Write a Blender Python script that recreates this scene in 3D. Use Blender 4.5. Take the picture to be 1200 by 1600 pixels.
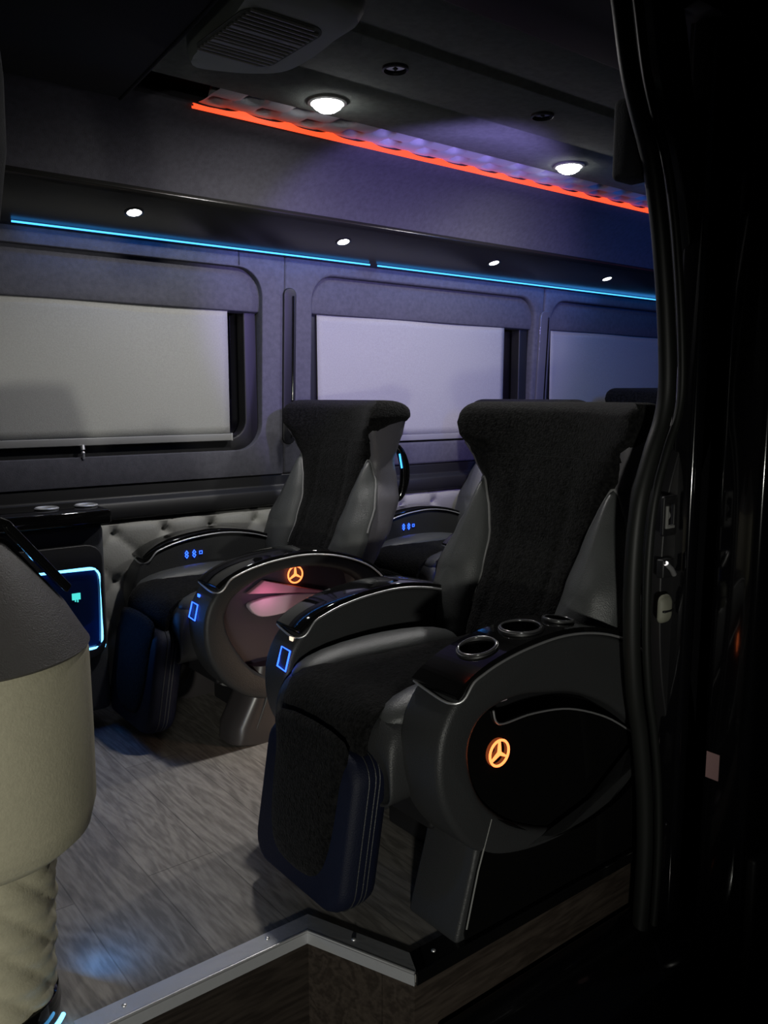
import bpy, bmesh, math, random
from mathutils import Vector, Matrix
PI = math.pi
random.seed(4)
S = bpy.context.scene
for o in list(bpy.data.objects): bpy.data.objects.remove(o)
C = S.collection

# ------------------------------------------------------------------ camera
cd = bpy.data.cameras.new('camera'); cam = bpy.data.objects.new('camera', cd); C.objects.link(cam)
S.camera = cam
AZ = math.radians(51.7); PT = math.radians(8.03)
F = Vector((math.cos(AZ)*math.cos(PT), math.sin(AZ)*math.cos(PT), -math.sin(PT)))
cam.location = (0, 0, 1.05)
cam.rotation_euler = F.to_track_quat('-Z', 'Y').to_euler()
cd.sensor_fit = 'VERTICAL'; cd.sensor_height = 36; cd.lens = 1290/1600*36
cd.clip_start = 0.02

# ------------------------------------------------------------------ world, lights, exposure
w = bpy.data.worlds.new('night'); S.world = w; w.use_nodes = True
w.node_tree.nodes['Background'].inputs[0].default_value = (0.55, 0.7, 1, 1)
w.node_tree.nodes['Background'].inputs[1].default_value = 0.0035
S.view_settings.view_transform = 'Standard'; S.view_settings.look = 'None'
S.view_settings.exposure = 0.0; S.view_settings.gamma = 1.0
S.view_settings.use_curve_mapping = False
S.cycles.use_denoising = True
S.cycles.max_bounces = 6
S.cycles.sample_clamp_indirect = 2.0

def area(name, loc, target, size, power, col=(1, 1, 1), size_y=None, spread=180):
    l = bpy.data.lights.new(name, 'AREA'); l.energy = power; l.color = col
    l.size = size; l.spread = math.radians(spread)
    if size_y: l.shape = 'RECTANGLE'; l.size_y = size_y
    o = bpy.data.objects.new(name, l); C.objects.link(o); o.location = loc
    o.rotation_euler = (Vector(target)-Vector(loc)).to_track_quat('-Z', 'Y').to_euler()
    return o
def disk(name, loc, target, r, power, col=(1, 1, 1), spread=180):
    o = area(name, loc, target, r*2, power, col, None, spread); o.data.shape = 'DISK'; return o

# added purple lamp, unseen, by the rail over the door, washing far wall and headliner
def spotl(name, loc, target, power, col, ang, blend=.3, r=.03):
    l = bpy.data.lights.new(name, 'SPOT'); l.energy = power; l.color = col; l.spot_size = math.radians(ang); l.spot_blend = blend; l.shadow_soft_size = r
    o = bpy.data.objects.new(name, l); C.objects.link(o); o.location = loc
    o.rotation_euler = (Vector(target)-Vector(loc)).to_track_quat('-Z', 'Y').to_euler(); return o
# low outside light behind the photographer, source unseen, shining in through the open door
spotl('outside_light', (-1.9, -2.2, 0.62), (1.70, 2.8, 0.50), 270, (1.0, 0.99, 0.90), 32, .6, .10)
spotl('purple_wash', (1.80, 1.30, 1.50), (2.22, 2.75, 1.50), 66, (0.40, 0.31, 1.0), 70, .35)
area('blue_wash_rear', (3.2, 1.32, 1.62), (3.9, 2.8, 1.35), 0.10, 6.5, (0.04, 0.20, 1.0), 0.4)  # blue lamp added for the tint at the rear, no fitting

# ------------------------------------------------------------------ materials
def mat(name, col, rough=0.5, metal=0.0, sheen=0.0, bump=0.0, bscale=200, emit=None, estr=0, spec=0.5, coat=0.0, vary=0.0, vscale=8, det=4):
    m = bpy.data.materials.new(name); m.use_nodes = True; nt = m.node_tree; b = nt.nodes['Principled BSDF']
    b.inputs['Base Color'].default_value = (*col, 1); b.inputs['Roughness'].default_value = rough
    b.inputs['Metallic'].default_value = metal; b.inputs['Sheen Weight'].default_value = sheen
    b.inputs['Specular IOR Level'].default_value = spec; b.inputs['Coat Weight'].default_value = coat
    if emit: b.inputs['Emission Color'].default_value = (*emit, 1); b.inputs['Emission Strength'].default_value = estr
    tc = nt.nodes.new('ShaderNodeTexCoord')
    if bump:
        n = nt.nodes.new('ShaderNodeTexNoise'); n.inputs['Scale'].default_value = bscale; n.inputs['Detail'].default_value = det
        nt.links.new(tc.outputs['Object'], n.inputs['Vector'])
        bp = nt.nodes.new('ShaderNodeBump'); bp.inputs['Strength'].default_value = bump; bp.inputs['Distance'].default_value = 0.004
        nt.links.new(n.outputs['Fac'], bp.inputs['Height']); nt.links.new(bp.outputs['Normal'], b.inputs['Normal'])
    if vary:
        n2 = nt.nodes.new('ShaderNodeTexNoise'); n2.inputs['Scale'].default_value = vscale; n2.inputs['Detail'].default_value = 5
        nt.links.new(tc.outputs['Object'], n2.inputs['Vector'])
        cr = nt.nodes.new('ShaderNodeValToRGB')
        cr.color_ramp.elements[0].position = .3; cr.color_ramp.elements[1].position = .7
        cr.color_ramp.elements[0].color = tuple(c*(1-vary) for c in col)+(1,); cr.color_ramp.elements[1].color = tuple(min(1, c*(1+vary)) for c in col)+(1,)
        nt.links.new(n2.outputs['Fac'], cr.inputs[0]); nt.links.new(cr.outputs[0], b.inputs['Base Color'])
    return m
LEATHER = mat('grey_leather', (.055, .058, .058), .42, bump=.25, bscale=350, spec=.45)
LEATHER_D = mat('dark_leather', (.030, .031, .032), .45, bump=.25, bscale=350, spec=.4)
NAVY = mat('navy_leather', (.004, .006, .018), .6, bump=.25, bscale=350, spec=.25)
PLUSH = mat('black_plush', (.006, .006, .006), .95, sheen=.03, bump=1.0, bscale=200, spec=.1, vary=.85, vscale=110)
GLOSS = mat('gloss_black', (.004, .004, .004), .06, spec=.5)
GLOSSP = mat('gloss_dark_panel', (.012, .010, .016), .12, spec=.5)
PURP = mat('aubergine_lining', (.035, .028, .045), .5)
CARBON = mat('carbon_rail', (.012, .012, .011), .25, bump=.04, bscale=30)
CHROME = mat('satin_chrome', (.75, .75, .76), .42, .85)
STEEL = mat('brushed_steel', (.62, .63, .65), .38, .55, bump=.15, bscale=60)
SUEDE = mat('grey_suede', (.095, .095, .115), .95, bump=.35, bscale=420, vary=.12, vscale=60, spec=.1)
SUEDE_D = mat('dark_suede', (.055, .057, .062), .9, bump=.35, bscale=420, spec=.15)
CEIL = mat('ceiling_fabric', (.15, .165, .15), .95, bump=.35, bscale=420, vary=.12, vscale=50, spec=.1)
HEADL = mat('headliner_suede', (.072, .070, .084), .95, bump=.35, bscale=420, vary=.12, vscale=60, spec=.1)
SHADE = mat('blind_fabric', (.36, .36, .345), .9, bump=.3, bscale=500, vary=.06, vscale=180, spec=.1)
TUFT = mat('tufted_velvet', (.30, .30, .28), .7, sheen=.3, bump=.2, bscale=150)
TUFTC = mat('quilted_silver', (.34, .34, .37), .65, sheen=.2, bump=.2, bscale=150)
BLACKP = mat('black_plastic', (.010, .010, .011), .5)
MATTE = mat('matte_black', (.003, .003, .004), .8, spec=.15)
RUBBER = mat('rubber_seal', (.010, .011, .010), .5, spec=.3)
PAINT = mat('black_car_paint', (.004, .004, .005), .12, coat=.4)
GLASS = mat('dark_tinted_glass', (.002, .002, .003), .03)
RIM = mat('dark_rim', (.06, .06, .062), .18, spec=.8)
PIPE = mat('piping', (.20, .20, .20), .35)
CREAM = mat('cream_leather', (.46, .43, .31), .6, bump=.2, bscale=250, vary=.05, vscale=120, spec=.3)
CONE = mat('charcoal_leather', (.085, .08, .078), .5, bump=.4, bscale=400, spec=.35)
PALE = mat('pale_pad', (.55, .45, .50), .55)
GREYP = mat('grey_plastic', (.20, .20, .19), .5)
CARPET = mat('step_tread', (.02, .02, .02), .8, bump=.5, bscale=300)
ASPHALT = mat('asphalt', (.05, .05, .05), .9, bump=.6, bscale=60, vary=.4, vscale=40)
def glow(n, c, s): return mat(n, (0, 0, 0), .5, emit=c, estr=s)
E_WHITE = glow('lamp_lens', (1, 1, 1), 30)
E_CYAN = glow('cyan_led', (.05, .36, 1), 2.6)
E_RED = glow('orange_red_led', (1, .075, .02), 1.6)
E_BLUE = glow('blue_icon', (.02, .09, 1), 4.5)
E_FRIDGE = glow('blue_led', (.12, .5, 1), 4.5)
E_ORANGE = glow('orange_badge', (1, .19, .05), 3.2)
E_ORANGE2 = glow('orange_badge_halo', (1, .10, .01), 1.0)
E_AQUA = glow('aqua_digits', (.08, .8, .75), 1.0)
E_WARM = glow('warm_icon', (1, .8, .6), 1.2)

def wood(name, c1, c2, scale=1.0, rough=.55, axis='Y'):
    m = bpy.data.materials.new(name); m.use_nodes = True; nt = m.node_tree; b = nt.nodes['Principled BSDF']
    tc = nt.nodes.new('ShaderNodeTexCoord'); mp = nt.nodes.new('ShaderNodeMapping')
    mp.inputs['Scale'].default_value = (9*scale, 1.3*scale, 9*scale) if axis == 'Y' else (1.3*scale, 9*scale, 9*scale)
    nt.links.new(tc.outputs['Object'], mp.inputs[0])
    n = nt.nodes.new('ShaderNodeTexNoise'); n.inputs['Scale'].default_value = 1.6; n.inputs['Detail'].default_value = 3; n.inputs['Distortion'].default_value = .6
    nt.links.new(mp.outputs[0], n.inputs['Vector'])
    mul = nt.nodes.new('ShaderNodeMath'); mul.operation = 'MULTIPLY'; mul.inputs[1].default_value = 42
    nt.links.new(n.outputs['Fac'], mul.inputs[0])
    sn = nt.nodes.new('ShaderNodeMath'); sn.operation = 'SINE'; nt.links.new(mul.outputs[0], sn.inputs[0])
    n2 = nt.nodes.new('ShaderNodeTexNoise'); n2.inputs['Scale'].default_value = 14; n2.inputs['Detail'].default_value = 6
    nt.links.new(mp.outputs[0], n2.inputs['Vector'])
    ad = nt.nodes.new('ShaderNodeMath'); ad.operation = 'MULTIPLY_ADD'; ad.inputs[1].default_value = .16
    nt.links.new(sn.outputs[0], ad.inputs[0]); nt.links.new(n2.outputs['Fac'], ad.inputs[2])
    # planks
    br = nt.nodes.new('ShaderNodeTexBrick'); mp2 = nt.nodes.new('ShaderNodeMapping')
    mp2.inputs['Rotation'].default_value = (0, 0, PI/2 if axis == 'Y' else 0)
    nt.links.new(tc.outputs['Object'], mp2.inputs[0]); nt.links.new(mp2.outputs[0], br.inputs['Vector'])
    br.inputs['Scale'].default_value = 1; br.inputs['Brick Width'].default_value = 1.1; br.inputs['Row Height'].default_value = .16
    br.inputs['Mortar Size'].default_value = .0015
    br.inputs['Color1'].default_value = (.86, .86, .86, 1); br.inputs['Color2'].default_value = (1.08, 1.08, 1.08, 1); br.inputs['Mortar'].default_value = (.6, .6, .6, 1)
    cr = nt.nodes.new('ShaderNodeValToRGB'); cr.color_ramp.elements[0].position = .28; cr.color_ramp.elements[1].position = .75
    cr.color_ramp.elements[0].color = (*c1, 1); cr.color_ramp.elements[1].color = (*c2, 1)
    nt.links.new(ad.outputs[0], cr.inputs[0])
    mx = nt.nodes.new('ShaderNodeMix'); mx.data_type = 'RGBA'; mx.blend_type = 'MULTIPLY'; mx.inputs[0].default_value = 1
    nt.links.new(cr.outputs[0], mx.inputs[6]); nt.links.new(br.outputs[0], mx.inputs[7]); nt.links.new(mx.outputs[2], b.inputs['Base Color'])
    bp = nt.nodes.new('ShaderNodeBump'); bp.inputs['Strength'].default_value = .2; bp.inputs['Distance'].default_value = .002
    nt.links.new(ad.outputs[0], bp.inputs['Height']); nt.links.new(bp.outputs['Normal'], b.inputs['Normal'])
    b.inputs['Roughness'].default_value = rough; b.inputs['Specular IOR Level'].default_value = .3
    return m
FLOOR = wood('grey_oak_vinyl', (.20, .185, .165), (.35, .325, .29))
RISER = wood('brown_oak_vinyl', (.024, .018, .014), (.050, .039, .031), axis='X')  # brown vinyl, its colour darkened for the shade in the step well

# ------------------------------------------------------------------ mesh helpers
def obj(name, bm, m, parent=None, smooth=True, bevel=0, seg=3, sub=0, kind=None, angle=35):
    bmesh.ops.recalc_face_normals(bm, faces=bm.faces)
    me = bpy.data.meshes.new(name); bm.to_mesh(me); bm.free(); me.materials.append(m)
    if smooth:
        for p in me.polygons: p.use_smooth = True
    o = bpy.data.objects.new(name, me); C.objects.link(o)
    if parent: o.parent = parent
    if bevel:
        b = o.modifiers.new('bevel', 'BEVEL'); b.width = bevel; b.segments = seg; b.limit_method = 'ANGLE'; b.angle_limit = math.radians(angle); b.harden_normals = False
    if sub:
        s = o.modifiers.new('sub', 'SUBSURF'); s.levels = sub; s.render_levels = sub
    if smooth:
        me.set_sharp_from_angle(angle=math.radians(50)) if not sub and not bevel else None
    if kind: o['kind'] = kind
    return o
def struct(name, bm, m, **k): return obj(name, bm, m, kind='structure', **k)
def thing(name, label, cat, loc=(0, 0, 0), group=None):
    o = bpy.data.objects.new(name, None); C.objects.link(o); o.location = loc
    o.empty_display_size = .05; return tag(o, label, cat, group)
def tag(o, label, cat, group=None):
    o['label'] = label; o['category'] = cat
    if group: o['group'] = group
    return o
def box(bm, x0, x1, y0, y1, z0, z1):
    v = [bm.verts.new((x, y, z)) for x in (x0, x1) for y in (y0, y1) for z in (z0, z1)]
    for f in ((0, 1, 3, 2), (4, 6, 7, 5), (0, 4, 5, 1), (2, 3, 7, 6), (0, 2, 6, 4), (1, 5, 7, 3)): bm.faces.new([v[i] for i in f])
    return bm
def nb(): return bmesh.new()
def bx(*a): return box(nb(), *a)
def catmull(P, n=6, closed=True):
    out = []; N = len(P)
    rng = range(N) if closed else range(N-1)
    for i in rng:
        if closed: a, b, c, d = (Vector(P[(i+k-1) % N]) for k in range(4))
        else: a, b, c, d = Vector(P[max(0, i-1)]), Vector(P[i]), Vector(P[i+1]), Vector(P[min(N-1, i+2)])
        for k in range(n):
            t = k/n
            out.append(.5*((2*b)+(c-a)*t+(2*a-5*b+4*c-d)*t*t+(3*b-a-3*c+d)*t**3))
    if not closed: out.append(Vector(P[-1]))
    return out
def tube(bm, P, r, n=8, closed=False, flat=None):
    """round tube along points; flat=(a,b): elliptical"""
    P = [Vector(p) for p in P]; N = len(P); rings = []
    up = None
    for i, p in enumerate(P):
        if closed: t = P[(i+1) % N]-P[i-1]
        else: t = P[min(N-1, i+1)]-P[max(0, i-1)]
        t.normalize()
        if up is None:
            up = t.cross(Vector((0, 0, 1)));
            if up.length < .2: up = t.cross(Vector((1, 0, 0)))
        up = (up-up.dot(t)*t).normalized(); s = t.cross(up)
        rr = r(i/(N-1)) if callable(r) else r
        rings.append([bm.verts.new(p+rr*(math.cos(2*PI*k/n)*up+math.sin(2*PI*k/n)*s)) for k in range(n)])
    for i in range(N if closed else N-1):
        a, b = rings[i], rings[(i+1) % N]
        for k in range(n): bm.faces.new((a[k], a[(k+1) % n], b[(k+1) % n], b[k]))
    if not closed: bm.faces.new(rings[0][::-1]); bm.faces.new(rings[-1])
    return bm
def loft(bm, rings, closed_ring=True, caps=True):
    R = [[bm.verts.new(p) for p in r] for r in rings]
    n = len(R[0])
    for a, b in zip(R, R[1:]):
        for k in range(n if closed_ring else n-1): bm.faces.new((a[k], a[(k+1) % n], b[(k+1) % n], b[k]))
    if caps: bm.faces.new(R[0][::-1]); bm.faces.new(R[-1])
    return bm
def lathe(bm, prof, cx=0, cy=0, n=48, cap=True):
    rings = [[(cx+r*math.cos(2*PI*k/n), cy+r*math.sin(2*PI*k/n), z) for k in range(n)] for r, z in prof]
    return loft(bm, rings, True, cap)
def slab(outline, hole, y0, y1, plane='xz'):
    """extruded plate from 2D outline (optional hole) between y0 and y1"""
    bm = nb(); es = []
    for loop in ([outline, hole] if hole else [outline]):
        vs = [bm.verts.new((p[0], y0, p[1])) for p in loop]
        es += [bm.edges.new((vs[i], vs[(i+1) % len(vs)])) for i in range(len(vs))]
    r = bmesh.ops.triangle_fill(bm, edges=es, use_beauty=True)
    fs = [g for g in r['geom'] if isinstance(g, bmesh.types.BMFace)]
    bmesh.ops.dissolve_limit(bm, angle_limit=.01, verts=bm.verts[:], edges=[e for e in bm.edges if len(e.link_faces) == 2])
    e = bmesh.ops.extrude_face_region(bm, geom=bm.faces[:])
    for v in e['geom']:
        if isinstance(v, bmesh.types.BMVert): v.co.y = y1
    return bm
def pad(outline, h, fn, back=.3, rings=7, pw=2.4):
    """pillow from a 2D outline; fn(u,v,h)->xyz"""
    n = len(outline); cx = sum(p[0] for p in outline)/n; cy = sum(p[1] for p in outline)/n
    bm = nb(); R = []
    for side in (1, -back):
        rr = range(rings+1) if side == 1 else range(rings-1, -1, -1)
        for k in rr:
            s = math.sin(k/rings*PI/2) if k else 0.02
            hh = side*h*(1-s**pw)**(1/2) if s < 1 else 0
            R.append([bm.verts.new(fn(cx+(p[0]-cx)*s, cy+(p[1]-cy)*s, hh)) for p in outline])
    for a, b in zip(R, R[1:]):
        for k in range(n): bm.faces.new((a[k], a[(k+1) % n], b[(k+1) % n], b[k]))
    bm.faces.new(R[0]); bm.faces.new(R[-1][::-1])
    return bm
def rrect(cx, cz, w, h, r, n=5):
    out = []
    for sx, sz, a0 in ((1, 1, 0), (-1, 1, PI/2), (-1, -1, PI), (1, -1, 1.5*PI)):
        for k in range(n+1):
            a = a0+k/n*PI/2
            out.append((cx+sx*(w/2-r)+r*math.cos(a), cz+sz*(h/2-r)+r*math.sin(a)))
    return out
def lerp(tab, z):
    if z <= tab[0][0]: return list(tab[0][1:])
    for a, b in zip(tab, tab[1:]):
        if z <= b[0]:
            t = (z-a[0])/(b[0]-a[0]); t = t*t*(3-2*t)*.5+t*.5
            return [p+(q-p)*t for p, q in zip(a[1:], b[1:])]
    return list(tab[-1][1:])
def cut(o, cutter_bm):
    me = bpy.data.meshes.new('c'); bmesh.ops.recalc_face_normals(cutter_bm, faces=cutter_bm.faces); cutter_bm.to_mesh(me); cutter_bm.free()
    c = bpy.data.objects.new('c', me); C.objects.link(c)
    c.parent = o.parent
    m = o.modifiers.new('b', 'BOOLEAN'); m.object = c; m.operation = 'DIFFERENCE'; m.solver = 'EXACT'
    bpy.context.view_layer.update()
    dg = bpy.context.evaluated_depsgraph_get()
    new = bpy.data.meshes.new_from_object(o.evaluated_get(dg)); o.modifiers.clear(); o.data = new
    bpy.data.objects.remove(c); bpy.data.meshes.remove(me)

# ------------------------------------------------------------------ van shell (the setting)
YW = 2.80; X0 = -0.9; X1 = 5.4; ZC = 1.87
# floor with the cut-out for the entry step
bm = nb(); pts = [(X0, YW+.05), (X0, 1.276), (.815, 1.276), (.904, 1.05), (X1, 1.05), (X1, YW+.05)]
top = [bm.verts.new((x, y, 0)) for x, y in pts]; bot = [bm.verts.new((x, y, -.02)) for x, y in pts]
bm.faces.new(top); bm.faces.new(bot[::-1])
for i in range(6): bm.faces.new((top[i], top[(i+1) % 6], bot[(i+1) % 6], bot[i]))
struct('floor', bm, FLOOR, smooth=False)
# risers of the step well
def riser(a, b, z0, z1, t=.02):
    bm = nb(); d = (Vector(b)-Vector(a)).normalized(); nrm = Vector((-d.y, d.x))*t
    P = [Vector(a), Vector(b), Vector(b)+nrm, Vector(a)+nrm]
    loft(bm, [[(p.x, p.y, z0) for p in P], [(p.x, p.y, z1) for p in P]]); return bm
struct('trim_5', riser((X0, 1.28), (.817, 1.28), -.42, -.0205), RISER, smooth=False)
struct('trim_6', riser((.817, 1.28), (.906, 1.055), -.42, -.0205), RISER, smooth=False)
struct('trim_7', riser((.906, 1.055), (1.72, 1.055), -.42, -.0205), RISER, smooth=False)
struct('trim_8', bx(X0, 2.0, .78, 1.30, -.44, -.42), CARPET, smooth=False)
# outer sill of the body under the doorway
bm = loft(nb(), [[(x, .93, -.17), (x, 1.03, -.13), (x, 1.045, -.13), (x, 1.045, -.5), (x, .90, -.5), (x, .90, -.20)] for x in (.95, 1.3, 1.72)])
struct('trim_9', bm, PAINT, bevel=.008)
# steel edging of the step: a top flange and a front lip with small screws
def edging(name, label, P, wd, lip, m):
    r = thing(name, label, 'edging')
    nrm = []
    P = [Vector(p) for p in P]
    for i, p in enumerate(P):
        ds = []
        if i: ds.append((P[i]-P[i-1]).normalized())
        if i < len(P)-1: ds.append((P[i+1]-P[i]).normalized())
        n = sum((Vector((-d.y, d.x)) for d in ds), Vector((0, 0))); n.normalize()
        n /= max(.3, n.dot(Vector((-ds[0].y, ds[0].x)))); nrm.append(n)
    rings = []
    for p, n in zip(P, nrm):
        q = p+n*wd; o_ = p-n*.004
        rings.append([(q.x, q.y, .0005), (q.x, q.y, .004), (p.x, p.y, .006), (o_.x, o_.y, .001), (o_.x, o_.y, -lip), (p.x, p.y, -lip), (p.x, p.y, .0005)])
    obj('flange', loft(nb(), rings), m, r, smooth=False)
    obj('highlight_bead', tube(nb(), [(p.x-n.x*.002, p.y-n.y*.002, .003) for p, n in zip(P, nrm)], .0036, 8), CHROME if m is STEEL else m, r)  # bead added as the bright highlight along the lip edge
    return r, P, nrm
def screws(r, pts, m=CHROME):
    for x, y in pts:
        obj('screw', lathe(nb(), [(.0045, .004), (.0045, .0065), (.003, .0078), (.0005, .0082)], x, y, 12), m, r)
r, _, _ = edging('step_edging', 'brushed steel edging strip along the zigzag step corner', [(.37, 1.272), (.811, 1.272), (.900, 1.047)], .042, .022, STEEL)
screws(r, [(.45, 1.295), (.735, 1.297), (.865, 1.19)])
r, _, _ = edging('door_sill_edging', 'glossy black edging strip on the floor edge below the near right seat', [(.900, 1.045), (1.72, 1.045)], .05, .02, GLOSS)
screws(r, [(.965, 1.07), (1.215, 1.07), (1.47, 1.07)], CHROME)

# far wall ------------------------------------------------------------
def wy(z): return YW-.045*(z-.62)
# upper lining with the three window openings
ops = [(.02, 1.605, .845, 1.515), (1.83, 3.12, .845, 1.515), (3.24, 4.50, .845, 1.515)]
def lining(x0, x1, op):
    """one lining panel with a rounded opening"""
    cx, cz = (op[0]+op[1])/2, (op[2]+op[3])/2; W_, H_ = op[1]-op[0], op[3]-op[2]
    bm = slab([(x0, .745), (x1, .745), (x1, 1.60), (x0, 1.60)], rrect(cx, cz, W_, H_, .10, 8), 0, .05)
    for v in bm.verts: v.co.y = wy(v.co.z)+v.co.y
    return bm
struct('wall_far', lining(X0, 1.70, ops[0]), SUEDE, bevel=.012)
struct('wall_far', lining(1.703, 3.18, ops[1]), SUEDE, bevel=.012)
struct('wall_far', lining(3.183, X1, ops[2]), SUEDE, bevel=.012)
# outer skin and lower wall
struct('wall_far', bx(X0, X1, 2.90, 2.94, -.05, 1.9), BLACKP, smooth=False)
struct('wall_far', bx(X0, X1, 2.815, 2.86, -.05, .745), BLACKP, smooth=False)
struct('trim_1', loft(nb(), [[(x, 2.86, .622), (x, 2.785, .622), (x, 2.765, .63), (x, 2.763, .66), (x, 2.772, .685), (x, 2.80, .70), (x, 2.80, .744), (x, 2.86, .744)] for x in (X0, X1)]), BLACKP, bevel=.006)
for i, (a, b, z0, z1) in enumerate(ops):
    g = struct('window_%d' % (i+1), bx(a-.05, b+.05, 2.872, 2.882, z0-.05, z1+.05), GLASS, smooth=False)
    # recessed dark inner frame
    cx, cz = (a+b)/2, (z0+z1)/2
    f = slab(rrect(cx, cz, b-a+.08, z1-z0+.04, .10, 8), rrect(cx, cz-.01, b-a-.11, z1-z0-.11, .07, 8), 2.815, 2.87)
    obj('window_frame', f, BLACKP, g, bevel=.006)
# roller blinds hanging in the windows
def blind(x0, x1, zt, zb, label, c0, c1, chain=None):
    r = thing('roller_blind', label, 'blind', ((x0+x1)/2, 2.80, zb), group=None)
    lx = (x0+x1)/2; 
    def L(a): return a-lx
    # gently rippled cloth
    bm = nb(); nx, nz = 40, 14; G = []
    for i in range(nx+1):
        G.append([])
        for j in range(nz+1):
            x = x0+(x1-x0)*i/nx; z = zb+(zt-zb)*j/nz
            y = .006+.003*math.sin(x*9)*math.sin(3*z)
            G[-1].append(bm.verts.new((L(x), y, z-zb)))
    for i in range(nx):
        for j in range(nz): bm.faces.new((G[i][j], G[i+1][j], G[i+1][j+1], G[i][j+1]))
    o = obj('blind_cloth', bm, SHADE, r); s = o.modifiers.new('s', 'SOLIDIFY'); s.thickness = .0015
    obj('bottom_bar', bx(L(x0), L(x1), -.008, .006, -.022, .004), mat('bar', (.25, .25, .25), .4), r, bevel=.003)
    obj('end_cap', bx(L(x1)-.001, L(x1)+.004, -.009, .007, -.023, .006), CHROME, r, bevel=.001)
    obj('cassette', loft(nb(), [[(x, .03, zt-zb-.012), (x, -.004, zt-zb-.004), (x, -.010, zt-zb+.02), (x, -.012, zt-zb+.16), (x, .03, zt-zb+.16)] for x in (L(c0), L(c1))]), SUEDE, r, bevel=.004)
    if chain:
        bm = nb(); tube(bm, [(L(chain), -.010, -.02), (L(chain), -.014, -.035)], .008, 8); bmesh.ops.create_uvsphere(bm, u_segments=10, v_segments=8, radius=.007, matrix=Matrix.Translation((L(chain), -.014, -.045)))
        tube(bm, [(L(chain)+.001, -.014, -.05), (L(chain)+.002, -.010, -.065)], .005, 6)
        obj('pull_tab', bm, CHROME, r)
    return r
blind(.05, 1.478, 1.365, .905, 'grey roller blind in the leftmost window, with a small pull tab', -.02, 1.62, .92)
blind(1.875, 2.945, 1.375, .875, 'grey roller blind in the middle window, behind the seat headrests', 1.82, 3.13)
blind(3.285, 4.35, 1.38, .875, 'bluish lit roller blind in the rightmost window', 3.23, 4.52)
# seat belt guide covers on the window posts
def guide(x, w_, z0, z1, m, label):
    o = thing('belt_guide', label, 'trim strip', (x, wy((z0+z1)/2)-.002, z0))
    n = rrect(0, (z1-z0)/2, w_, z1-z0, w_/2-.001, 6)
    bm = slab(n, None, -.010, .004)
    for v in bm.verts: v.co.y += wy(z0+v.co.z)-wy((z0+z1)/2)
    obj('cover', bm, m, o, bevel=.004)
    tube_b = tube(nb(), [(w_*.22, wy(z0+z)-wy((z0+z1)/2)-.012, z) for z in (.05*(z1-z0), .5*(z1-z0), .95*(z1-z0))], .0035, 8)
    obj('slider_rail', tube_b, GLOSS, o)
guide(1.72, .055, .86, 1.455, BLACKP, 'dark vertical belt guide on the post between the left and middle windows')
guide(3.185, .075, .86, 1.46, mat('guide_gloss', (.11, .11, .13), .16), 'glossy grey belt guide on the post between the middle and right windows')

# overhead rail, headliner, ceiling ------------------------------------
def xprof(P, xs=(X0, X1)): return loft(nb(), [[(x, y, z) for y, z in P] for x in xs])
struct('trim_2', xprof([(2.76, 1.565), (2.725, 1.572), (2.70, 1.588), (2.51, 1.648), (2.495, 1.662), (2.50, 1.675), (2.60, 1.70), (2.80, 1.70), (2.80, 1.565)]), CARBON, bevel=.004)
struct('ceiling', xprof([(2.505, 1.668), (2.49, 1.70), (2.455, 1.745), (2.40, 1.79), (2.33, 1.828), (2.275, 1.848), (2.262, 1.862), (2.30, 1.90), (2.56, 1.90), (2.56, 1.668)], (X0, X1)), HEADL, bevel=.003)
struct('ceiling', xprof([(2.13, 1.892), (2.125, 1.868), (1.90, 1.870), (1.885, 1.878), (1.86, 1.870), (1.62, 1.868), (1.60, 1.885), (1.57, 1.872), (1.37, 1.862), (1.35, 1.90), (1.35, 1.93), (2.13, 1.93)], (.55, X1)), CEIL, bevel=.004)
struct('ceiling', bx(X0, X1, .9, 2.94, 1.93, 1.97), BLACKP, smooth=False)
# quilted channel beside the red strip
def tuft_h(u, v, s):
    a, b = math.sin(PI*(u+v)/s), math.sin(PI*(u-v)/s)
    return .38*abs(a*b)**.4+.62*(1-math.exp(-(a*a+b*b)/.16))
def quilt(u, v):
    a, b = math.sin(PI*(u+v*1.15)/.155), math.sin(PI*(u-v*1.15)/.155)
    return 1.872+.085*math.exp(-((a*a+b*b)/.42)**2)-.004*abs(a*b)**.5
bm = nb(); nx, ny = 520, 22; G = []
for i in range(nx+1):
    x = 1.12+3.6*i/nx; G.append([])
    for j in range(ny+1):
        y = 2.125+.14*j/ny
        G[-1].append(bm.verts.new((x, y, quilt(x, y))))
for i in range(nx):
    for j in range(ny): bm.faces.new((G[i][j], G[i+1][j], G[i+1][j+1], G[i][j+1]))
o = obj('quilted_ceiling_strip', bm, TUFTC); tag(o, 'long quilted silvery strip in the ceiling beside the red light line', 'upholstery')
# the strip light under it: scalloped where the quilting hides it
P = [(1.10+3.6*i/400, 2.262-.004, 1.852+.006*abs(math.sin(PI*i/400*3.6/.155))) for i in range(401)]
bm = nb(); prev = None
for i in range(401):
    x = 1.10+3.6*i/400; h = .010+.012*(1-abs(math.sin(PI*(x-1.1)/.155)))**1.6
    if i < 8: h *= .5+i/16
    ring = [bm.verts.new(p) for p in ((x, 2.266, 1.851), (x, 2.255, 1.849), (x, 2.2535, 1.851+h), (x, 2.266, 1.853+h))]
    if prev:
        for k in range(4): bm.faces.new((prev[k], prev[(k+1) % 4], ring[(k+1) % 4], ring[k]))
    prev = ring
o = obj('ceiling_light_strip', bm, E_RED, smooth=False); tag(o, 'thin orange-red glowing light strip with a scalloped edge along the ceiling', 'light strip')
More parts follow.
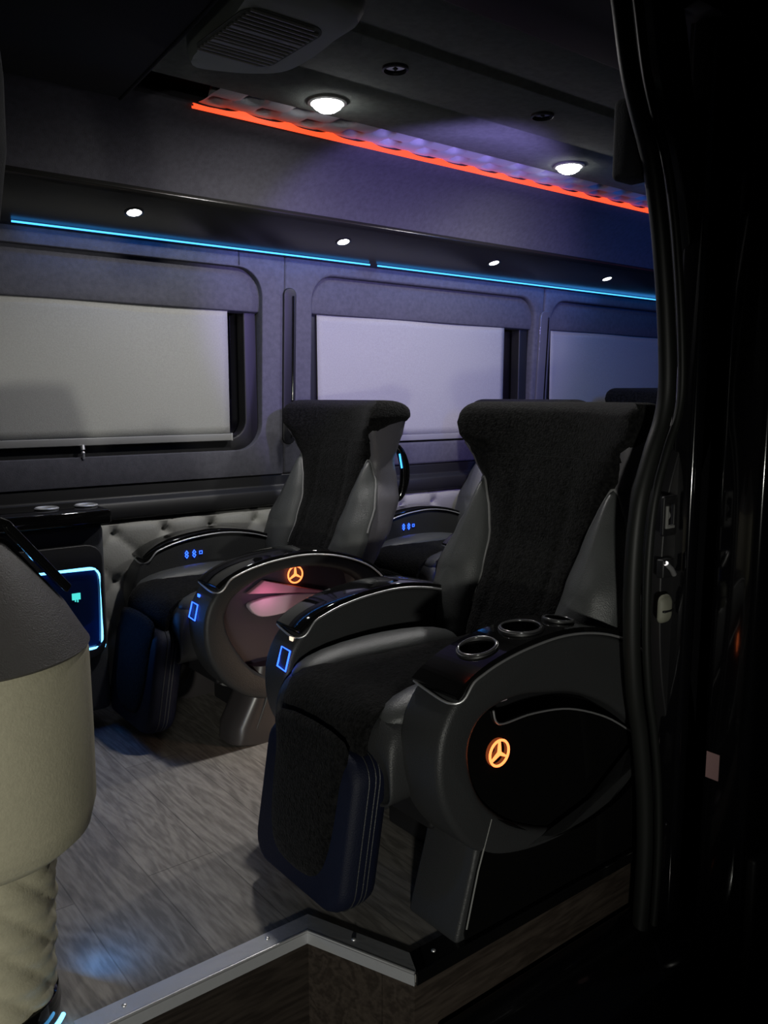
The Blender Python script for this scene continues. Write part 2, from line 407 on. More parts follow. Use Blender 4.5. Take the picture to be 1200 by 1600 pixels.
# blue light strips under the rail
for a, b, lab in ((.72, 2.075, 'longer blue glowing strip under the rail above the left and middle windows'), (2.115, 4.9, 'blue glowing strip under the rail, the piece farther to the right')):
    o = obj('rail_light_strip', bx(a, b, 2.717, 2.722, 1.567, 1.572), E_CYAN, smooth=False); tag(o, lab, 'light strip', None)
# seams in the lining above the windows
for i, x in enumerate((1.505,)):
    struct('trim_4', bx(x, x+.003, wy(1.55)-.004, wy(1.55)+.01, 1.52, 1.575), BLACKP, smooth=False)

for a, b, n in ((.75, 2.05, 'rail_glow'), (2.13, 3.6, 'rail_glow_right')):
    area(n, ((a+b)/2, 2.712, 1.562), ((a+b)/2, 2.78, 1.40), b-a, .42, (.06, .26, 1), .01)
# ceiling spots ---------------------------------------------------------
def spot(x, y, r, power, label, z=1.868):
    t = thing('ceiling_spotlight', label, 'ceiling light', (x, y, z))
    obj('bezel', lathe(nb(), [(r*1.28, .002), (r*1.28, -.004), (r*1.1, -.007), (r*1.0, -.003), (r*1.0, .002)], n=40), GREYP, t)
    obj('lens', lathe(nb(), [(r*.99, -.0035), (r*.88, -.016), (r*.55, -.025), (.001, -.028)], n=40), E_WHITE, t)
    disk('spot_lamp', (x, y, z-.034), (x, y, 0), r, power, (1, .98, .95))
spot(1.40, 2.03, .043, 9.0, 'round bright white spotlight in the ceiling, the left of two')
spot(2.45, 2.03, .043, 9.0, 'round bright white spotlight in the ceiling, the right of two')
def speaker(x, y, r, label):
    t = thing('ceiling_speaker', label, 'speaker', (x, y, 1.868))
    obj('rim', lathe(nb(), [(r*1.0, .002), (r*1.0, -.006), (r*.86, -.008), (r*.80, -.002), (r*.80, .002)], n=36), BLACKP, t)
    obj('cone', lathe(nb(), [(r*.80, -.002), (r*.35, .006), (r*.22, -.002), (.001, -.007)], n=36), GLOSS, t)
speaker(1.397, 1.723, .034, 'small round black ceiling fitting, the left of two')
speaker(1.96, 1.729, .034, 'small round black ceiling fitting, the right of two')
# reading lights in the rail (tilted surface)
sl = math.atan2(1.648-1.588, -.19)
for k, (x, lab) in enumerate(((1.055, 'reading light in the rail above the leftmost window'), (1.86, 'reading light in the rail above the middle window'), (2.66, 'reading light in the rail above the middle window, seen very flat'), (3.45, 'reading light in the rail near the door pillar'))):
    y = 2.60; z = 1.588+(2.70-y)/.19*.06
    t = thing('reading_light', 'small white '+lab, 'reading light', (x, y, z)); t.rotation_euler = (-math.atan2(.06, .19), 0, 0)
    obj('bezel', lathe(nb(), [(.030, .002), (.030, -.002), (.024, -.004), (.022, -.002), (.022, .002)], n=32), CHROME if k == 9 else BLACKP, t)
    obj('lens', lathe(nb(), [(.0215, -.0025), (.014, -.0045), (.001, -.005)], n=32), E_WHITE if k < 2 else glow('dim_lens', (1, 1, 1), 6), t)
# air conditioning outlet
t = thing('air_vent', 'grey louvred air conditioning outlet in the ceiling at the top left', 'air vent', (.98, 1.70, 1.85))
def acp(x, y): return (x-.98, y-1.70)
A = catmull([acp(.895, 1.86), acp(.98, 1.87), acp(1.09, 1.80), acp(1.115, 1.70), acp(1.10, 1.55), acp(1.07, 1.42), acp(.85, 1.40), acp(.862, 1.6)], 5)
bm = loft(nb(), [[(p.x*s, p.y*s, z) for p in A] for s, z in ((1.0, .02), (1.0, -.01), (.985, -.03), (.94, -.045))])
obj('housing', bm, mat('ac_plastic', (.24, .26, .23), .6), t)
obj('grille_recess', loft(nb(), [[(x, y, z) for x, y in rrect(-.02, -.05, .19, .26, .04)] for z in (-.0452, -.047)]), mat('grille_dark', (.06, .065, .05), .8), t)
for k in range(15):
    y = -.168+k*.0168
    if k in (5, 10): y0, y1 = y-.006, y+.006
    else: y0, y1 = y-.0022, y+.0022
    obj('slat', bx(-.105, .065-(.02 if k in (0, 14) else 0), y0, y1, -.052, -.046), GREYP, t, smooth=False)
# dark overhead console in front (left)
t = thing('overhead_console', 'black overhead console hanging from the ceiling at the top left', 'console', (.2, 1.8, 1.80))
obj('body', loft(nb(), [[(x, y, z) for x, y in ((-1.05, .44), (.685, .43), (.63, -.17), (.60, -.40), (-1.05, -.40))] for z in (.02, .12)]), MATTE, t, bevel=.008)
obj('lip', tube(nb(), [(.68, .43, .022), (.63, -.17, .022), (.60, -.40, .022)], .006, 8), MATTE, t)
# header over the door, near side wall, front and rear walls
struct('trim_3', xprof([(1.37, 1.86), (1.33, 1.84), (1.20, 1.825), (1.0, 1.80), (.93, 1.78), (.93, 1.97), (1.37, 1.97)], (X0, X1)), MATTE, bevel=.01)
struct('wall_near', bx(1.62, X1, 1.0, 1.035, -.5, 1.85), MATTE, smooth=False)
struct('wall_rear', bx(X1, X1+.04, .9, 2.94, -.05, 1.95), SUEDE_D, smooth=False)
struct('wall_front', bx(X0-.04, X0, .9, 2.94, -.45, 1.95), BLACKP, smooth=False)
# unseen rail above the door, mirror of the far one, added for the purple lamp
struct('trim_10', xprof([(1.05, 1.62), (1.16, 1.60), (1.24, 1.64), (1.26, 1.70), (1.05, 1.80)], (1.75, X1)), CARBON, bevel=.004)

# tufted lower wall panels ---------------------------------------------
def tufted(x0, x1, z0, z1, label):
    bm = nb(); dx = .012; nx = int((x1-x0)/dx); nz = int((z1-z0)/dx); G = []
    for i in range(nx+1):
        G.append([])
        for j in range(nz+1):
            x = x0+(x1-x0)*i/nx; z = z0+(z1-z0)*j/nz
            e = min(1, min(x-x0, x1-x, z1-z, z-z0)/.025)
            e = math.sqrt(max(0, 1-(1-e)**2))
            G[-1].append(bm.verts.new((x, 2.812-e*(.006+.040*tuft_h(x*.9, z, .165)), z)))
    for i in range(nx):
        for j in range(nz): bm.faces.new((G[i][j], G[i+1][j], G[i+1][j+1], G[i][j+1]))
    s = bm.edges[:]
    o = obj('tufted_wall_panel', bm, TUFT); tag(o, label, 'wall panel')
    m = o.modifiers.new('s', 'SOLIDIFY'); m.thickness = .006; m.offset = -1
    return o
tufted(.90, 1.74, .04, .618, 'grey button-tufted wall panel behind the far left seat')
tufted(1.95, 4.6, .04, .622, 'pale button-tufted wall panel seen between the two front seats')

# ------------------------------------------------------------------ fridge cabinet at far left
t = thing('fridge_cabinet', 'black cabinet below the left window with a blue lit compartment', 'cabinet', (.5, 2.62, .0))
obj('carcass', bx(-.7, .385, -.10, .17, .06, .66), SUEDE_D, t, bevel=.02)
obj('top_shelf', bx(-.72, .40, -.13, .10, .66, .705), GLOSS, t, bevel=.008)
d = obj('door_panel', slab(rrect(.07, .42, .60, .36, .05), rrect(.16, .40, .40, .26, .035), -.118, -.10), BLACKP, t, bevel=.004)
obj('glass_pane', bx(-.05, .36, -.104, -.100, .26, .54), mat('blue_black_glass', (.004, .012, .05), .08), t, smooth=False)
fr = [( -.05, .535), (.33, .528), (.352, .520), (.362, .500), (.364, .45), (.360, .30), (.352, .285), (.335, .275), (-.05, .27)]
obj('led_frame', tube(nb(), [(x, -.112, z-.004) for x, z in catmull(fr, 4, False)], .0048, 8), E_FRIDGE, t)
bm = bx(.275, .300, -.108, -.105, .432, .452); box(bm, .283, .286, -.108, -.105, .426, .432); box(bm, .290, .293, -.108, -.105, .424, .432)
obj('display', bm, E_AQUA, t, smooth=False)
for x, lab in ((.74, 'left of two small dim round cup holders on the black cabinet'), (.86, 'right of two small dim round cup holders on the black cabinet')):
    o = obj('cup_holder', lathe(nb(), [(.034, 0), (.036, .004), (.032, .007), (.028, .004), (.028, .001)], x, 2.60, 32), STEEL); o.location.z = .7055
    tag(o, lab, 'cup holder')
area('fridge_glow', (.80, 2.46, .42), (.95, 2.0, .1), .10, .22, (.05, .25, 1), .2)

# ------------------------------------------------------------------ drum console with pleated column (left foreground)
DX, DY = .262, 1.392
t = thing('drum_console', 'cream drum-shaped console with a dark cone top on a gathered cream column', 'console', (DX, DY, 0))
R0 = .182
obj('drum', lathe(nb(), [(.05, .315), (.10, .318), (.150, .330), (.172, .350), (R0, .39), (R0+.001, .50), (R0, .640), (R0-.004, .652)], n=64), CREAM, t)
obj('cone_top', lathe(nb(), [(R0-.003, .650), (R0+.002, .655), (R0-.006, .668), (.15, .715), (.105, .775), (.070, .822), (.05, .835), (.01, .838)], n=64), CONE, t)
# pleated column: diagonal folds
bm = nb(); rings = []; n = 96
for j in range(61):
    z = .03+.30*j/60; ring = []
    for k in range(n):
        a = 2*PI*k/n
        s = math.sin(a*5+z*42)
        r = .094+.016*j/60+.007*abs(s)**.6+.002*math.sin(z*150+a*2)
        ring.append((r*math.cos(a), r*math.sin(a), z))
    rings.append(ring)
loft(bm, rings); obj('gathered_column', bm, CREAM, t)
obj('base', lathe(nb(), [(.105, .006), (.108, .03), (.105, .055), (.085, .065)], n=48), GLOSS, t)
bm = nb()
tube(bm, [(.117*math.cos(a), .117*math.sin(a), .018) for a in [math.radians(-62+k*2) for k in range(14)]], .004, 8)
obj('base_light', bm, E_FRIDGE, t)
# glossy tilted bar lying along the cone
bm = nb(); ca = math.radians(-2); rings = []
for s in [k/12 for k in range(13)]:
    r = .065+(.155-.065)*s; z = .852+(.735-.852)*s
    wd = .03
    c = Vector((math.cos(ca), math.sin(ca), 0)); p = Vector((-math.sin(ca), math.cos(ca), 0)); q = c*r+Vector((0, 0, z)); up = Vector((.6, 0, .8))*.012
    rings.append([q-p*wd-up*.6, q+p*wd-up*.6, q+p*wd+up*.6, q-p*wd+up*.6])
obj('trim_bar', loft(bm, rings), GLOSS, t, bevel=.004)
disk('base_glow', (DX+.17, DY+.02, .06), (DX+.6, DY+.3, 0), .02, .10, (.08, .35, 1))

# dark front post at the left edge
struct('trim_11', loft(nb(), [[(x, y, z) for x, y in ((px-.09, 1.30), (px-.02, 1.30), (px, 1.32), (px, 1.37), (px-.02, 1.39), (px-.09, 1.39))] for px, z in ((.29, 1.93), (.315, 1.75), (.345, 1.60), (.352, 1.50), (.35, 1.40), (.335, 1.30), (.30, 1.20))]), SUEDE_D, bevel=.006)
# dark front seat top peeking in at the left
t = thing('front_seat', 'dark front seat shoulder at the left edge below the blind', 'seat', (.10, 1.95, 0))
obj('backrest', loft(nb(), [[(x, y, z) for x, y in rrect(cx, .0, .16, .44, .06)] for cx, z in ((.24, .35), (.24, .55), (.22, .72), (.19, .82), (.17, .90), (.15, .96), (.14, .99))]), PLUSH, t, bevel=.01)
obj('base', bx(-.1, .18, -.2, .2, 0, .5), BLACKP, t, bevel=.02)

# ------------------------------------------------------------------ lounge seats
# canonical seat coordinates: x grows to the rear of the van; y from -0.315 (near side) to +0.315; OX shifts measured x
OX = 1.30
BACK = [  # z, xmid, thick, wing forward, half width
 (.38, 1.510, .13, .015, .225), (.45, 1.530, .14, .03, .25), (.52, 1.565, .15, .055, .272), (.60, 1.610, .16, .07, .280), (.70, 1.655, .165, .065, .265),
 (.77, 1.662, .15, .045, .242), (.83, 1.662, .13, .04, .232), (.88, 1.675, .13, .075, .250), (.93, 1.690, .14, .115, .266), (.98, 1.698, .14, .125, .274),
 (1.0, 1.70, .135, .12, .272), (1.04, 1.70, .13, .12, .270)]
def bsec(z, t, side, off=0):
    xm, T, g, hw = lerp(BACK, z)
    h = (T/2)*max(0, 1-abs(t)**5)**.5+off*(1 if abs(t) < .97 else .6)
    return (xm-g*abs(t)**2.6*(1 if side > 0 else .25)-side*h-OX, t*(hw+off*.7), z)
def bring(z, off=0, n=22, zf=None):
    L = []
    for k in range(n): 
        t = -math.cos(PI*k/n); L.append(bsec(z, t, 1, off))
    for k in range(n):
        t = math.cos(PI*k/n); L.append(bsec(z, t, -1, off))
    return L
def topring(z0, rise, phi, off):
    """rounding over of the headrest top"""
    L = bring(z0, off); n = len(L)//2; out = []
    c = math.cos(phi)
    for k, p in enumerate(L):
        q = L[(n*2-k) % (2*n)]
        mx = (p[0]+q[0])/2
        out.append((mx+(p[0]-mx)*max(.04, c), p[1]*(1-.06*(1-c)), z0+rise*math.sin(phi)))
    return out
def front_x(y, z, off=0):
    xm, T, g, hw = lerp(BACK, z); t = max(-.98, min(.98, y/hw))
    return bsec(z, t, 1, off)[0]
def zlevels(a, b, n): return [a+(b-a)*i/n for i in range(n+1)]
ARM_OUT = catmull([(1.615, .40), (1.60, .455), (1.55, .495), (1.47, .532), (1.38, .556), (1.29, .566), (1.20, .562), (1.12, .550), (1.055, .530), (1.005, .50), (.972, .455), (.957, .40), (.960, .33), (.985, .265), (1.03, .205), (1.10, .155), (1.20, .128), (1.31, .120), (1.42, .128), (1.52, .155), (1.59, .21), (1.622, .30)], 4)
HOLE = catmull([(1.035, .384), (1.050, .430), (1.09, .457), (1.169, .466), (1.255, .453), (1.342, .433), (1.435, .392), (1.502, .350), (1.560, .300), (1.592, .235), (1.560, .182), (1.45, .148), (1.31, .144), (1.172, .198), (1.089, .262), (1.050, .32)], 4)
HOLE_W = catmull([(1.022, .40), (1.03, .44), (1.06, .475), (1.12, .505), (1.2, .525), (1.29, .529), (1.38, .516), (1.47, .485), (1.53, .43), (1.56, .36), (1.55, .28), (1.50, .215), (1.40, .18), (1.30, .172), (1.2, .19), (1.11, .24), (1.045, .33)], 4)
PANEL = catmull([(1.030, .384), (1.045, .430), (1.085, .452), (1.108, .445), (1.125, .420), (1.145, .412), (1.225, .412), (1.34, .394), (1.465, .345), (1.575, .285), (1.597, .235), (1.565, .175), (1.45, .142), (1.31, .138), (1.172, .190), (1.080, .258), (1.043, .32)], 4)
TOPL = catmull([(1.000, .500), (1.03, .520), (1.075, .539), (1.13, .553), (1.20, .563), (1.29, .567), (1.38, .557), (1.47, .533), (1.55, .496), (1.60, .452)], 5, False)
def sh(L): return [(p[0]-OX, p[1]) for p in L]
def badge(parent, x, y, z, r):
    """ring with a three-pointed star"""
    bm = nb()
    tube(bm, [(x+r*math.cos(a), y, z+r*math.sin(a)) for a in [2*PI*k/40 for k in range(40)]], r*.10, 8, True, )
    for k in range(3):
        a = PI/2+k*2*PI/3; d = Vector((math.cos(a), 0, math.sin(a))); s = Vector((-math.sin(a), 0, math.cos(a))); c = Vector((x, y, z))
        P = [c-s*r*.17-d*r*.05, c+s*r*.17-d*r*.05, c+s*r*.05+d*r, c-s*r*.05+d*r]
        loft(bm, [[p+Vector((0, .002, 0)) for p in P], [p-Vector((0, .002, 0)) for p in P]])
    return obj('lit_badge', bm, E_ORANGE, parent, smooth=False)
def iconpart(parent, kind, x, y, z, m):
    bm = nb()
    if kind == 'arrows':
        for s in (1, -1):
            tube(bm, [(x-.006, y, z+s*.004), (x, y, z+s*.013), (x+.006, y, z+s*.004)], .0016, 6)
            tube(bm, [(x-.005, y, z+s*.001), (x+.005, y, z+s*.003)], .0013, 6)
    elif kind == 'square':
        tube(bm, [(x-.005, y, z-.005), (x+.005, y, z-.005), (x+.005, y, z+.005), (x-.005, y, z+.005)], .0014, 6, True)
    elif kind == 'switch':
        tube(bm, [(a, y, b) for a, b in catmull([(x-.022, z+.028), (x+.018, z+.024), (x+.024, z+.0), (x+.024, z-.024), (x-.004, z-.026), (x-.018, z-.008)], 4)], .0022, 6, True)
    elif kind == 'lamp':
        box(bm, x-.007, x+.008, y-.001, y+.001, z-.009, z+.009)
    return obj('lit_icon', bm, m, parent, smooth=(kind != 'lamp'), bevel=.002 if kind == 'lamp' else 0)

def switch(parent, y, z, m):
    """lit key and a lit outline below it on the front face of an arm"""
    def fx(zz): # front face of the arm at that height
        return (.957 if zz < .42 else .957+.05*((zz-.40)/.1)**1.6)-OX-.003
    x = fx(z+.035)
    obj('lit_icon', bx(x-.002, x+.001, y-.008, y+.008, z+.026, z+.044), m, parent, bevel=.003)
    L = catmull([(y+.022, z+.018), (y-.016, z+.016), (y-.026, z-.026), (y+.012, z-.022)], 1)
    obj('lit_outline', tube(nb(), [(fx(b)-.002, a, b) for a, b in L], .0022, 6, True), E_BLUE, parent, smooth=False)
def make_arm(root, near, cups, kind):
    """near: the arm on the camera side, with the oval side recess; otherwise the far arm seen from inside"""
    y0, y1 = (-.315, -.195) if near else (.215, .315)
    arm = obj('armrest', slab(sh(ARM_OUT), (sh(HOLE) if kind == 'door' else sh(HOLE_W)) if near else None, y0, y1), LEATHER_D, root, bevel=.014, seg=4, angle=40)
    n = len(TOPL)
    P = [(p.x-OX, p.y) for p in TOPL]
    def rings(ya, yb, lo, hi):
        out = []
        for i, (x, z) in enumerate(P):
            a, b = P[max(0, i-1)], P[min(n-1, i+1)]; d = Vector((b[0]-a[0], b[1]-a[1])).normalized(); nx_, nz_ = -d.y, d.x
            out.append([(x+nx_*lo, ya, z+nz_*lo), (x+nx_*lo, yb, z+nz_*lo), (x+nx_*hi, yb, z+nz_*hi), (x+nx_*hi, ya, z+nz_*hi)])
        return out
    tp = obj('arm_top', loft(nb(), rings(y0-.001, y1+.001, -.003, .013)), GLOSS, arm, smooth=not cups, bevel=0 if cups else .004)
    # chrome line round the near edge and the front of the glossy top
    L = []
    i0 = 0
    for i, (x, z) in enumerate(P): L.append((x, y0-.003, z+.0005))
    front = [(P[0][0]-.002, y1, P[0][1]+.004), (P[0][0]-.006, (y0+y1)/2+.02, P[0][1]-.002), (P[0][0]-.006, y0+.02, P[0][1]-.010), (P[0][0]+.012, y0-.002, P[0][1]-.004)]
    L = catmull(front+[(p[0], p[1], p[2]) for p in L[6::3]], 4, False)
    obj('chrome_trim', tube(nb(), L, .0028, 8), CHROME, arm)
    if cups:
        yc = (y0+y1)/2
        cs = [(1.108, .551, .036), (1.232, .572, .040), (1.348, .566, .030)]
        for cx, cz, r in cs:
            for tgt in (tp, arm):
                cut(tgt, lathe(nb(), [(r*.93, cz-.075), (r, cz+.05)], cx-OX, yc, 28))
        for cx, cz, r in cs:
            # follow the local slope of the arm top
            sx = (lerp([(p.x, p.y) for p in TOPL], cx+.03)[0]-lerp([(p.x, p.y) for p in TOPL], cx-.03)[0])/.06
            zt = lerp([(p.x, p.y) for p in TOPL], cx)[0]+.014
            bm = nb(); rings_ = []
            for rr, dz in ((1.16, -.002), (1.15, .003), (1.06, .004), (.99, .001), (.97, -.05), (.96, -.07)):
                rings_.append([(cx-OX+rr*r*math.cos(a), yc+rr*r*math.sin(a), zt+dz+(sx*rr*r*math.cos(a) if dz > -.04 else 0)) for a in [2*PI*k/32 for k in range(32)]])
            loft(bm, rings_, True, False); bm.faces.new([v for v in bm.verts][-32:])
            h = obj('cup_holder', bm, BLACKP, arm); 
            ringp = [(cx-OX+1.03*r*math.cos(a), yc+1.03*r*math.sin(a), zt+.004+sx*1.03*r*math.cos(a)) for a in [2*PI*k/32 for k in range(32)]]
            obj('rim', tube(nb(), ringp, .003, 8, True), RIM, h)
    if near and kind == 'door':
        pn = obj('side_panel', slab(sh(PANEL), None, y0+.018, y0+.03), GLOSS, arm)
        obj('recess_back', slab(sh(HOLE), None, y0+.085, y0+.09), BLACKP, arm)
        ch = catmull([(1.110, .448), (1.118, .424), (1.141, .414), (1.225, .414), (1.34, .396), (1.465, .347), (1.562, .288)], 5, False)
        obj('panel_chrome', tube(nb(), [(p.x-OX, y0+.015, p.y) for p in ch], .0022, 8), CHROME, pn)
        badge(pn, 1.128-OX, y0+.014, .357, .026)
        obj('tray_edge', bx(1.165-OX, 1.188-OX, y0+.05, y0+.07, .44, .465), PALE, arm, bevel=.003)
    elif near:
        pn = obj('side_panel', slab(sh(HOLE_W), None, y0+.060, y0+.066), PURP, arm)
        bd = badge(pn, 1.292-OX, y0+.052, .497, .026)
        w1 = [(1.115, .462), (1.172, .495), (1.30, .458), (1.40, .428), (1.40, .420), (1.30, .438), (1.2, .460)]
        w1 = [(1.118, .463), (1.175, .496), (1.31, .455), (1.42, .425), (1.42, .412), (1.30, .440)]
        obj('tray_pad', slab(sh([Vector(p) for p in w1]), None, y0+.038, y0+.058), mat('pink_lit_pad', (.55, .25, .34), .6), arm, bevel=.003)  # pink light on this pad is put into its colour
        w2 = catmull([(1.118, .428), (1.16, .440), (1.22, .442), (1.32, .436), (1.42, .415), (1.30, .395), (1.22, .384), (1.15, .390)], 4)
        obj('tray_pad', slab(sh(w2), None, y0+.034, y0+.058), PALE, arm, bevel=.004)
        switch(arm, -.232, .432, E_BLUE)
    elif kind == 'window':
        iconpart(arm, 'arrows', 1.150-OX, y0-.003, .505, E_BLUE); iconpart(arm, 'arrows', 1.178-OX, y0-.003, .505, E_BLUE); iconpart(arm, 'square', 1.203-OX, y0-.003, .507, E_BLUE)
    if not near and kind == 'door': switch(arm, .238, .447, E_WARM)
    # leg panel under the arm
    ya, yb = (y0+.006, y1+.03) if near else (y0-.03, y1-.006)
    if kind == 'door':
        LP = [(1.110, .165), (1.075, .24), (1.062, .25), (1.015, .02), (1.012, 0), (1.60, 0), (1.60, .22), (1.35, .13)]
        LP = [(1.10, .20), (1.072, .225), (1.05, .14), (1.014, .02), (1.010, 0.001), (1.60, 0.001), (1.60, .24), (1.45, .15), (1.25, .14)]
        ft = obj('pedestal', slab(sh([Vector(p) for p in LP]), None, ya, yb), LEATHER_D, root, bevel=.008)
        if near:
            SP = [(1.105, .235), (1.092, .238), (1.060, .14), (1.030, .02), (1.032, .008), (1.59, .008), (1.59, .23), (1.45, .14), (1.25, .145)]
            sp = obj('gloss_side', slab(sh([Vector(p) for p in SP]), None, ya-.004, ya+.002), GLOSS, ft, smooth=False)
            obj('edge_strip', tube(nb(), [(x-OX, ya-.005, z) for x, z in ((1.096, .236), (1.062, .14), (1.033, .03))], .0018, 8), GREYP, sp)
    else:
        n_ = 10; R = []
        for x0_, x1_, z in ((1.075, 1.60, .0), (1.045, 1.61, .01), (1.05, 1.60, .06), (1.10, 1.57, .15), (1.12, 1.55, .24)):
            R.append([((a-OX), b, z) for a, b in rrect((x0_+x1_)/2, (ya+yb)/2-.0, x1_-x0_, yb-ya, .05)])
        ft = obj('pedestal', loft(nb(), R), mat('pedestal_leather', (.05, .045, .045), .3), root)
        obj('edge_strip', tube(nb(), [(x-OX, ya+dy, z) for x, z, dy in ((1.185, .24, 0), (1.15, .13, -.002), (1.105, .012, .006))], .004, 8), LEATHER, ft)
    return arm

def make_seat(kind, label, loc, group):
    root = thing('lounge_seat', label, 'seat', loc, group)
    cups = kind == 'door'
    make_arm(root, True, cups, kind); make_arm(root, False, False, kind)
    # back shell
    Z = zlevels(.38, .99, 36)
    shell = obj('backrest', loft(nb(), [bring(z) for z in Z]+[topring(.99, .028, a*PI/12, 0) for a in range(1, 7)]), mat('back_leather', (.12, .115, .125), .42, bump=.25, bscale=350, spec=.45), root)
    # grab handle on the rear of the shell, near side
    hp = catmull([(x-OX, y, z) for x, y, z in ((1.705, -.17, .885), (1.732, -.185, .870), (1.748, -.192, .835), (1.756, -.195, .79), (1.754, -.192, .74), (1.738, -.185, .695), (1.705, -.17, .680))], 5, False)
    hd = obj('grab_handle', tube(nb(), hp, lambda q: .008+.010*math.sin(PI*q), 12), GLOSS, shell)
    obj('handle_light', tube(nb(), [(1.724-OX, -.205, .85), (1.732-OX, -.208, .80)], .003, 6), E_CYAN, shell)
    # plush head cover wraps round the wings
    rings = []
    for j, z in enumerate(zlevels(.868, .99, 12)):
        ring = []; base = bring(z, .012); nn = len(base)//2
        f = max(0, 1-j/11)
        for k, p in enumerate(base):
            a = abs(p[1])/.28
            lift = f*(.085 if k >= nn else .05*max(0, a-.6)/.4)
            gr = .008*math.exp(-((abs(p[1])-.092)/.010)**2) if k < nn else 0
            ring.append((p[0]+gr, p[1], z+lift))
        rings.append(ring)
    rings += [topring(.992, .042, a*PI/14, .012) for a in range(1, 8)]
    head = obj('plush_head_cover', loft(nb(), rings), PLUSH, root)
    # plush strip down the middle of the backrest
    TM = [(.40, .138), (.5, .142), (.6, .144), (.7, .155), (.77, .178), (.82, .200), (.86, .225), (.90, .235)]
    rings = []
    for z in zlevels(.42, .90, 30):
        hw = lerp(TM, z)[0]; fr_, bk = [], []
        for k in range(25):
            y = -hw+2*hw*k/24; t = abs(y)/hw
            off = .016*(1-t**8)-.007*math.exp(-((abs(y)-.085)/.008)**2)
            fr_.append((front_x(y, z, 0)-off, y, z)); bk.append((front_x(y, z, 0)+.012, y, z))
        rings.append(fr_+bk[::-1])
    obj('plush_back_strip', loft(nb(), rings), PLUSH, root)
    # side bolsters with piping
    for s in (-1, 1):
        ol = catmull([(s*.135, .43), (s*.135, .52), (s*.140, .62), (s*.158, .72), (s*.188, .80), (s*.212, .835), (s*.240, .77), (s*.280, .68), (s*.296, .58), (s*.290, .49), (s*.262, .42), (s*.20, .40)], 4)
        fn = lambda u, v, h: (front_x(u, v)+.004-h, u, v)
        b = obj('side_bolster', pad([(p[0], p[1]) for p in ol], .052, fn, .2), LEATHER, root)
        pp = [(front_x(p[0]*1.0, p[1])-.004, p[0], p[1]) for p in ol[4:32]]
        obj('piping', tube(nb(), pp, .0032, 6), PIPE, b)
    if kind == 'window':
        for c in root.children:
            if c.name.split('.')[0] in ('backrest', 'plush_head_cover', 'plush_back_strip', 'side_bolster'): c.location.x += .035
    # cushion
    rings = []
    prof = [(-.205, .27), (-.215, .33), (-.210, .40), (-.195, .435), (-.160, .452), (-.125, .447), (-.09, .432), (0, .430), (.09, .432), (.125, .447), (.160, .452), (.195, .435), (.210, .40), (.215, .33), (.205, .27), (.1, .25), (-.1, .25)]
    for x, sz, sy in ((.945, .25, .90), (.926, .45, .96), (.924, .68, .99), (.940, .87, 1), (.975, .97, 1.01), (1.08, 1.01, 1), (1.2, 1.0, .99), (1.35, .97, .98), (1.46, .95, .96)):
        rings.append([(x-OX, y*sy, .25+(z-.25)*sz+(.012 if sz < .6 else 0)) for y, z in catmull_prof(prof)])
    cush = obj('cushion', loft(nb(), rings), LEATHER_D, root, sub=1)
    for s in (-1, 1):
        rr = []
        for x, r, z in ((.945, .012, .420), (.965, .038, .425), (1.03, .050, .436), (1.16, .058, .440), (1.28, .058, .436), (1.38, .050, .43), (1.44, .03, .42)):
            rr.append([(x-OX, s*.160+r*1.05*math.cos(a), z+r*.72*math.sin(a)) for a in [2*PI*k/20 for k in range(20)]])
        obj('cushion_bolster', loft(nb(), rr), LEATHER, root, sub=1)
    # plush seat cover flowing over the front edge
    path = catmull([(1.45, .440), (1.30, .445), (1.16, .447), (1.06, .450), (.985, .449), (.935, .430), (.912, .39), (.908, .35), (.912, .30)], 5, False)
    rings = []
    for i, p in enumerate(path):
        a, b = path[max(0, i-1)], path[min(len(path)-1, i+1)]; d = (b-a).normalized(); nn_ = Vector((d.y, -d.x))
        if nn_.y < 0 and i < 10: nn_ = -nn_
        nn_ = Vector((-abs(d.y), abs(d.x)))
        hw = .118 if p.x > 1.02 else .118+.03*min(1, (1.02-p.x)/.06)
        top_, bt = [], []
        for k in range(17):
            y = -hw+2*hw*k/16; e = .012*(1-(abs(y)/hw)**6)+.0015*math.sin(i*1.7+k*2.1)
            top_.append((p.x-OX+nn_.x*e, y, p.y+nn_.y*e)); bt.append((p.x-OX-nn_.x*.012, y, p.y-nn_.y*.012))
        rings.append(top_+bt[::-1])
    obj('plush_seat_cover', loft(nb(), rings), PLUSH, root)
    # footrest
    fo = rrect(0, .205, .335, .315, .055, 6)
    def ff(u, v, h):  # u across, v up
        lean = (.36-v)*.14
        return (.905-OX-lean-h+.0, u-.01, v)
    bm = nb(); R = []
    for d_, s_ in ((-.036, .90), (-.032, .95), (-.02, .985), (0, 1.0), (.03, 1.0), (.045, .98), (.052, .93)):
        R.append([(.912-OX-(.36-(.205+(z-.205)*s_))*.16+d_, y*s_-.012, .205+(z-.205)*s_) for y, z in fo])
    frm = obj('footrest', loft(nb(), R), NAVY, root)
    for s_, d_ in ((1.0, -.004), (1.0, .012), (1.0, .022)):
        obj('stitching', tube(nb(), [(.912-OX-(.36-z)*.16+d_, y*1.004-.012, z) for y, z in fo], .0013, 5, True), LEATHER_D, frm)
    io = catmull([(-.115, .385), (.115, .385), (.118, .30), (.108, .17), (.075, .105), (0, .09), (-.075, .105), (-.108, .17), (-.118, .30)], 4)
    obj('plush_footrest_inlay', pad([(p[0], p[1]) for p in io], .014, lambda u, v, h: (.877-OX-(.36-v)*.16-h, u-.012, v), .3), PLUSH, frm)
    # frame and mechanism below the cushion
    obj('under_frame', bx(1.05-OX, 1.55-OX, -.19, .19, .17, .26), BLACKP, root, bevel=.01)
